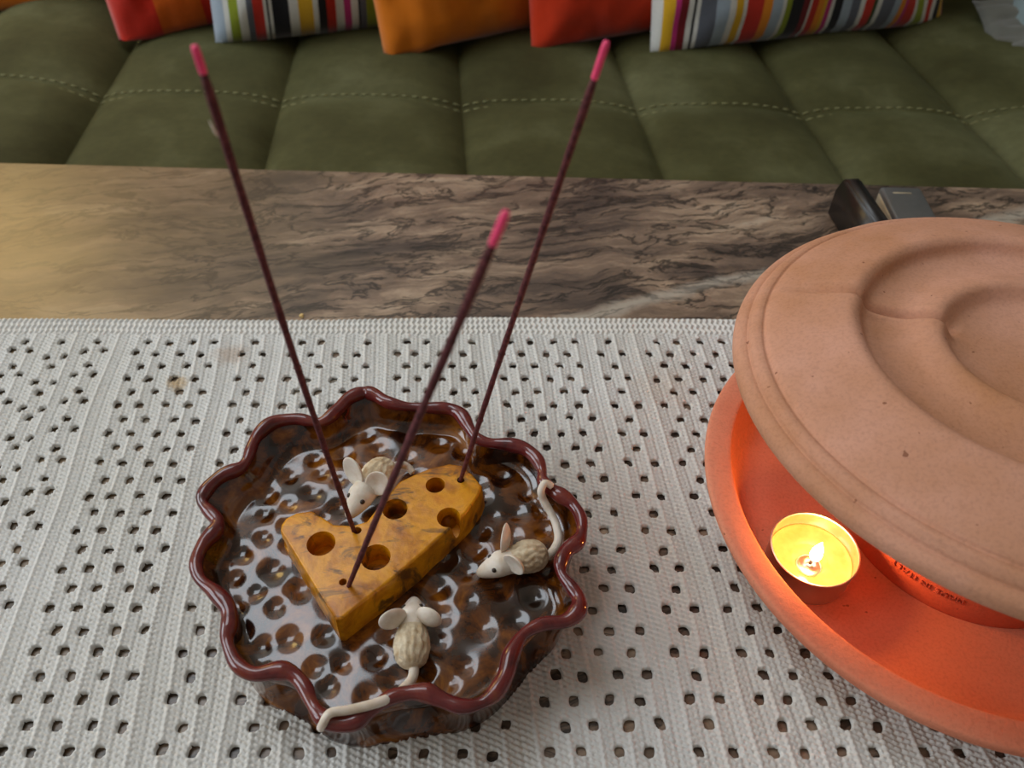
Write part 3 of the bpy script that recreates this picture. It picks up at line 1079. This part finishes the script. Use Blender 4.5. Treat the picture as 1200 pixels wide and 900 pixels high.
s1 = stick((415, 622), (228, 54), 0.170, 0.0058, 'upright incense stick beside the nibbling mouse, leaning away from the clay burner')
stick((409, 686), (593, 249), 0.148, 0.0085, 'incense stick in the pointed front end of the cheese wedge')
stick((540, 562), (711, 49), 0.188, 0.0095, 'incense stick in the corner of the cheese wedge by the curled-tail mouse')
# white fleck clinging to the first stick
p = np.array([0, 0, CAMH]) + ray(252, 155) * 0.190
V, F = tubeVF([p + np.array([-0.0006, 0, 0.0030]), p + np.array([0, 0, 0.0]), p + np.array([0.0006, 0, -0.0012])], [0.0001, 0.0004, 0.0003], 8)
mesh('ash_fleck', V, F, M['bisque'], s1, label='tiny pale fleck')

# ------------------------------------------------------------------ terracotta burner
SC = np.array([0.2105, 0.2199, 0.0008])
sauc = [(0, 0.0015), (0.094, 0.0015), (0.099, 0.003), (0.106, 0.010), (0.1135, 0.019), (0.1183, 0.0255), (0.1197, 0.0295), (0.1196, 0.0316), (0.1184, 0.0326), (0.1150, 0.0330), (0.1105, 0.0328), (0.1082, 0.0324), (0.1074, 0.0316), (0.1070, 0.0300), (0.1055, 0.026), (0.1025, 0.0185), (0.0985, 0.0138), (0.093, 0.0122), (0.08, 0.012), (0, 0.012)]
saucer = lathe('terracotta_saucer', smooth_prof(sauc, 4), SC, M['clay'], n=220, fn=lambda r, a, z: (0.0004 * math.sin(3 * a + 1) * (r / .12), 0.0003 * math.sin(2 * a + z * 80) * (r / .12)))
tag(saucer, 'wide terracotta saucer holding the lit tealight on the crochet cloth', 'saucer')
# inner pot turned upside down, carrying the lid
PC = np.array([0.2154, 0.218, 0.0])
pot = thing('clay_pot', (PC[0], PC[1], 0.012), 'upturned red terracotta pot with stamped lettering, under the burner lid', 'pot')
potp = [(0.050, 0.0118), (0.0572, 0.0118), (0.0574, 0.014), (0.0568, 0.036), (0.0560, 0.0375), (0.0540, 0.039), (0.0470, 0.098), (0.044, 0.1010), (0, 0.1010)]
potp = [(r, z - 0.0008 if z > 0.09 else z) for r, z in potp]
lathe('pot_body', potp, PC, M['clay_pot'], pot, n=160)
# stamped text, upside down on the pot's collar
tcu = bpy.data.curves.new('stamp_tmp', 'FONT')
tcu.body = 'MADE IN ITALY'
tcu.size = 0.0040
tcu.space_character = 1.15
tcu.align_x = 'CENTER'
tcu.align_y = 'CENTER'
tcu.extrude = 0.0003
to = bpy.data.objects.new('stamp_tmp', tcu)
COL.objects.link(to)
dg = bpy.context.evaluated_depsgraph_get()
tm = bpy.data.meshes.new_from_object(to.evaluated_get(dg))
bpy.data.objects.remove(to)
# angle of the stamp on the collar seen at this pixel
bestA, bz = None, None
d = ray(1085, 684)
for k in range(2000):
    s = 0.2 + k * 0.0001
    q = np.array([0, 0, CAMH]) + d * s
    if math.hypot(q[0] - PC[0], q[1] - PC[1]) <= 0.0571:
        bestA, bz = math.atan2(q[1] - PC[1], q[0] - PC[0]), q[2]
        break
bz = min(max(bz, 0.018), 0.031)
for vt in tm.vertices:
    x, y, z = -vt.co.x, -vt.co.y, vt.co.z
    R_ = 0.0574 + 1.5 * z
    a = bestA + x / 0.057
    vt.co = (PC[0] + R_ * math.cos(a), PC[1] + R_ * math.sin(a), bz + y)
link('stamped_text', tm, M['stamp'], pot, label='stamped maker country text upside down')

# lid: upturned clay dish with foot rings and a notch
LC = np.array([0.2130, 0.2285, 0.0905])
lidp = [(0, 0.011), (0.060, 0.0115), (0.100, 0.009), (0.110, 0.003), (0.1128, 0.0), (0.1160, -0.0002), (0.1182, 0.0012), (0.1190, 0.0040), (0.1184, 0.0070), (0.1166, 0.0090), (0.1149, 0.0097), (0.1138, 0.0099), (0.1132, 0.0118), (0.1114, 0.0138), (0.1094, 0.0143), (0.1078, 0.0141), (0.1060, 0.0158),
        (0.0980, 0.0186), (0.0880, 0.0212), (0.0800, 0.0234), (0.0755, 0.0240), (0.0722, 0.0228), (0.0700, 0.0202), (0.0672, 0.0188), (0.0610, 0.0186), (0.0540, 0.0194), (0.0480, 0.0214), (0.0435, 0.0226), (0.0400, 0.0222), (0.0372, 0.0200), (0.0345, 0.0182), (0.0300, 0.0176), (0.0150, 0.0172), (0, 0.0172)]
NA = math.radians(152)


def lid_fn(r, a, z):
    tz = r * (0.012 * math.cos(a) - 0.042 * math.sin(a))      # the lid sits a little askew
    if z < 0.0135:
        return (0.0003 * math.sin(3 * a), tz)
    da = (a - NA + PI) % (2 * PI) - PI
    dd = da * r
    if r < 0.02:
        return (0, tz)
    lo = 0.0058 * math.exp(-(dd / 0.0032) ** 2) - 0.0020 * math.exp(-((dd - 0.0056) / 0.0024) ** 2)
    win = max(0, min(1, (0.104 - r) / 0.03)) * max(0, min(1, (r - 0.032) / 0.006))
    return (0, tz - lo * win + 0.0004 * mnoise.noise((r * 40 * math.cos(a), r * 40 * math.sin(a), 3.3)))


lidp = [(r, z if r > 0.1077 or k < 4 else 0.0141 + (z - 0.0141) * 1.25) for k, (r, z) in enumerate(lidp)]
lid = lathe('burner_lid', smooth_prof(lidp, 4), LC, M['clay_pale'], n=360, fn=lid_fn)
tag(lid, 'pale upturned terracotta dish with ring ridges, resting as lid over the saucer', 'lid')


# tealight
def tealight(px, py, label, group=None):
    c = un(px, py, 0.030)
    T0 = thing('tealight', (c[0], c[1], 0.012), label, 'candle', group)
    R, zb, zt = 0.0187, 0.0118, 0.0298
    prof = [(0, zb + 0.001), (R - 0.002, zb), (R - 0.0005, zb + 0.0008), (R - 0.0001, zb + 0.003), (R, zt - 0.001), (R + 0.0005, zt - 0.0003), (R + 0.0003, zt + 0.0002), (R - 0.0003, zt), (R - 0.0004, zt - 0.001), (R - 0.0005, zb + 0.003), (R - 0.001, zb + 0.0015), (0, zb + 0.0012)]
    lathe('cup', prof, (c[0], c[1], 0), M['alu'], T0, n=96, label='thin aluminium cup')
    zw = 0.0205
    wp = [(0, zw - 0.006), (R - 0.0008, zw - 0.006), (R - 0.0006, zw + 0.0014), (R - 0.0012, zw + 0.0006), (R - 0.0026, zw), (0.0085, zw - 0.0002), (0.0078, zw + 0.0003), (0.0070, zw - 0.0002), (0.0, zw - 0.0002)]
    lathe('wax', wp, (c[0], c[1], 0), M['wax'], T0, n=72, label='molten pale wax')
    bx = c[0] - 0.0012
    by = c[1] - 0.0030
    lathe('wick_base', [(0.0055, zw - 0.0003), (0.0055, zw + 0.0004), (0.0046, zw + 0.0005), (0.0022, zw + 0.0005), (0.0016, zw + 0.0013), (0.0009, zw + 0.0016), (0, zw + 0.0016)], (bx, by, 0), M['alu'], T0, n=40)
    V, F = tubeVF([(bx, by, zw), (bx + 0.0003, by, zw + 0.003), (bx + 0.0012, by + 0.0004, zw + 0.0058)], 0.0007, 10)
    mesh('wick', V, F, M['wick'], T0)
    fb = np.array([bx + 0.0012, by + 0.0004, zw + 0.0038])
    fp = [(0, 0), (0.0013, 0.0008), (0.0023, 0.0026), (0.0026, 0.0048), (0.0022, 0.0078), (0.0013, 0.0108), (0.0005, 0.0130), (0, 0.0142)]
    lathe('flame', smooth_prof(fp, 4), fb, M['flame'], T0, n=24, label='bright yellow flame')
    l = bpy.data.lights.new('candle_light', 'POINT')
    l.energy, l.color, l.shadow_soft_size = 0.16, (1.0, 0.36, 0.08), 0.003
    lo = bpy.data.objects.new('candle_light', l)
    COL.objects.link(lo)
    lo.location = (fb[0], fb[1], fb[2] + 0.0140)
    lo.parent = T0
    lo.matrix_parent_inverse = WM[T0].inverted()
    return T0


tealight(955.5, 642, 'lit tealight in a thin metal cup standing in the terracotta saucer')

# ------------------------------------------------------------------ small electronics behind the burner
g = un(1048, 218, 0.016)
grey = thing('power_bank', (g[0], g[1] - 0.045, 0.0), 'small flat grey metal power bank lying on the stone table behind the burner', 'power bank')
Mg = Matrix.Translation((g[0] + 0.002, g[1] - 0.043, 0.008)) @ Matrix.Rotation(math.radians(-3), 4, 'Z')
bevel_box('case', 0.029, 0.085, 0.0158, Mg, M['grey_metal'], grey, 0.0022, 3)
bevel_box('lit_side_band', 0.0302, 0.080, 0.0080, Mg, M['lit_edge_and_marking'], grey, 0.0012, 2, label='pale band painting the light on the case sides')  # lit side of the grey case, put in as a paler band
bevel_box('marking', 0.013, 0.0016, 0.0004, Mg @ Matrix.Translation((-0.001, 0.034, 0.0079)), M['lit_edge_and_marking'], grey, 0.0001, 1, label='faint pale marking')
b = un(1000, 203, 0.034)
blk = thing('charger', (b[0], b[1] - 0.04, 0.0), 'black plastic charger block standing on edge beside the grey power bank', 'charger')
Mb = Matrix.Translation((b[0], b[1] - 0.038, 0.017)) @ Matrix.Rotation(math.radians(4), 4, 'Z')
bm = bmesh.new()
prof = [(-0.04, -0.017), (0.040, -0.017), (0.040, 0.004), (0.035, 0.0145), (0.030, 0.0172), (-0.04, 0.0172)]
fr_ = [bm.verts.new((-0.0058, y, z)) for y, z in prof]
bk_ = [bm.verts.new((0.0058, y, z)) for y, z in prof]
bm.faces.new(fr_)
bm.faces.new(list(reversed(bk_)))
for k in range(len(prof)):
    k2 = (k + 1) % len(prof)
    bm.faces.new((fr_[k], bk_[k], bk_[k2], fr_[k2]))
bmesh.ops.recalc_face_normals(bm, faces=bm.faces)
bmesh.ops.bevel(bm, geom=bm.edges[:], offset=0.0016, segments=3, affect='EDGES')
bmesh.ops.transform(bm, matrix=Mb, verts=bm.verts)
from_bm('case', bm, M['black_plastic'], blk)
bevel_box('plug', 0.008, 0.012, 0.006, Mb @ Matrix.Translation((0.0090, 0.012, -0.006)), M['black_plastic'], blk, 0.0008, 2)

# crumb on the stone
p = un(352, 376, 0.001)
bm = bmesh.new()
bmesh.ops.create_icosphere(bm, subdivisions=2, radius=0.0016)
for vt in bm.verts:
    vt.co *= 1 + 0.5 * mnoise.noise(vt.co * 900)
    vt.co.z *= 0.6
bmesh.ops.translate(bm, vec=(p[0], 0.3775, 0.0009), verts=bm.verts)
tag(from_bm('crumb', bm, M['crumb'], smooth=False), 'tiny pale crumb on the stone next to the cloth edge', 'crumb')
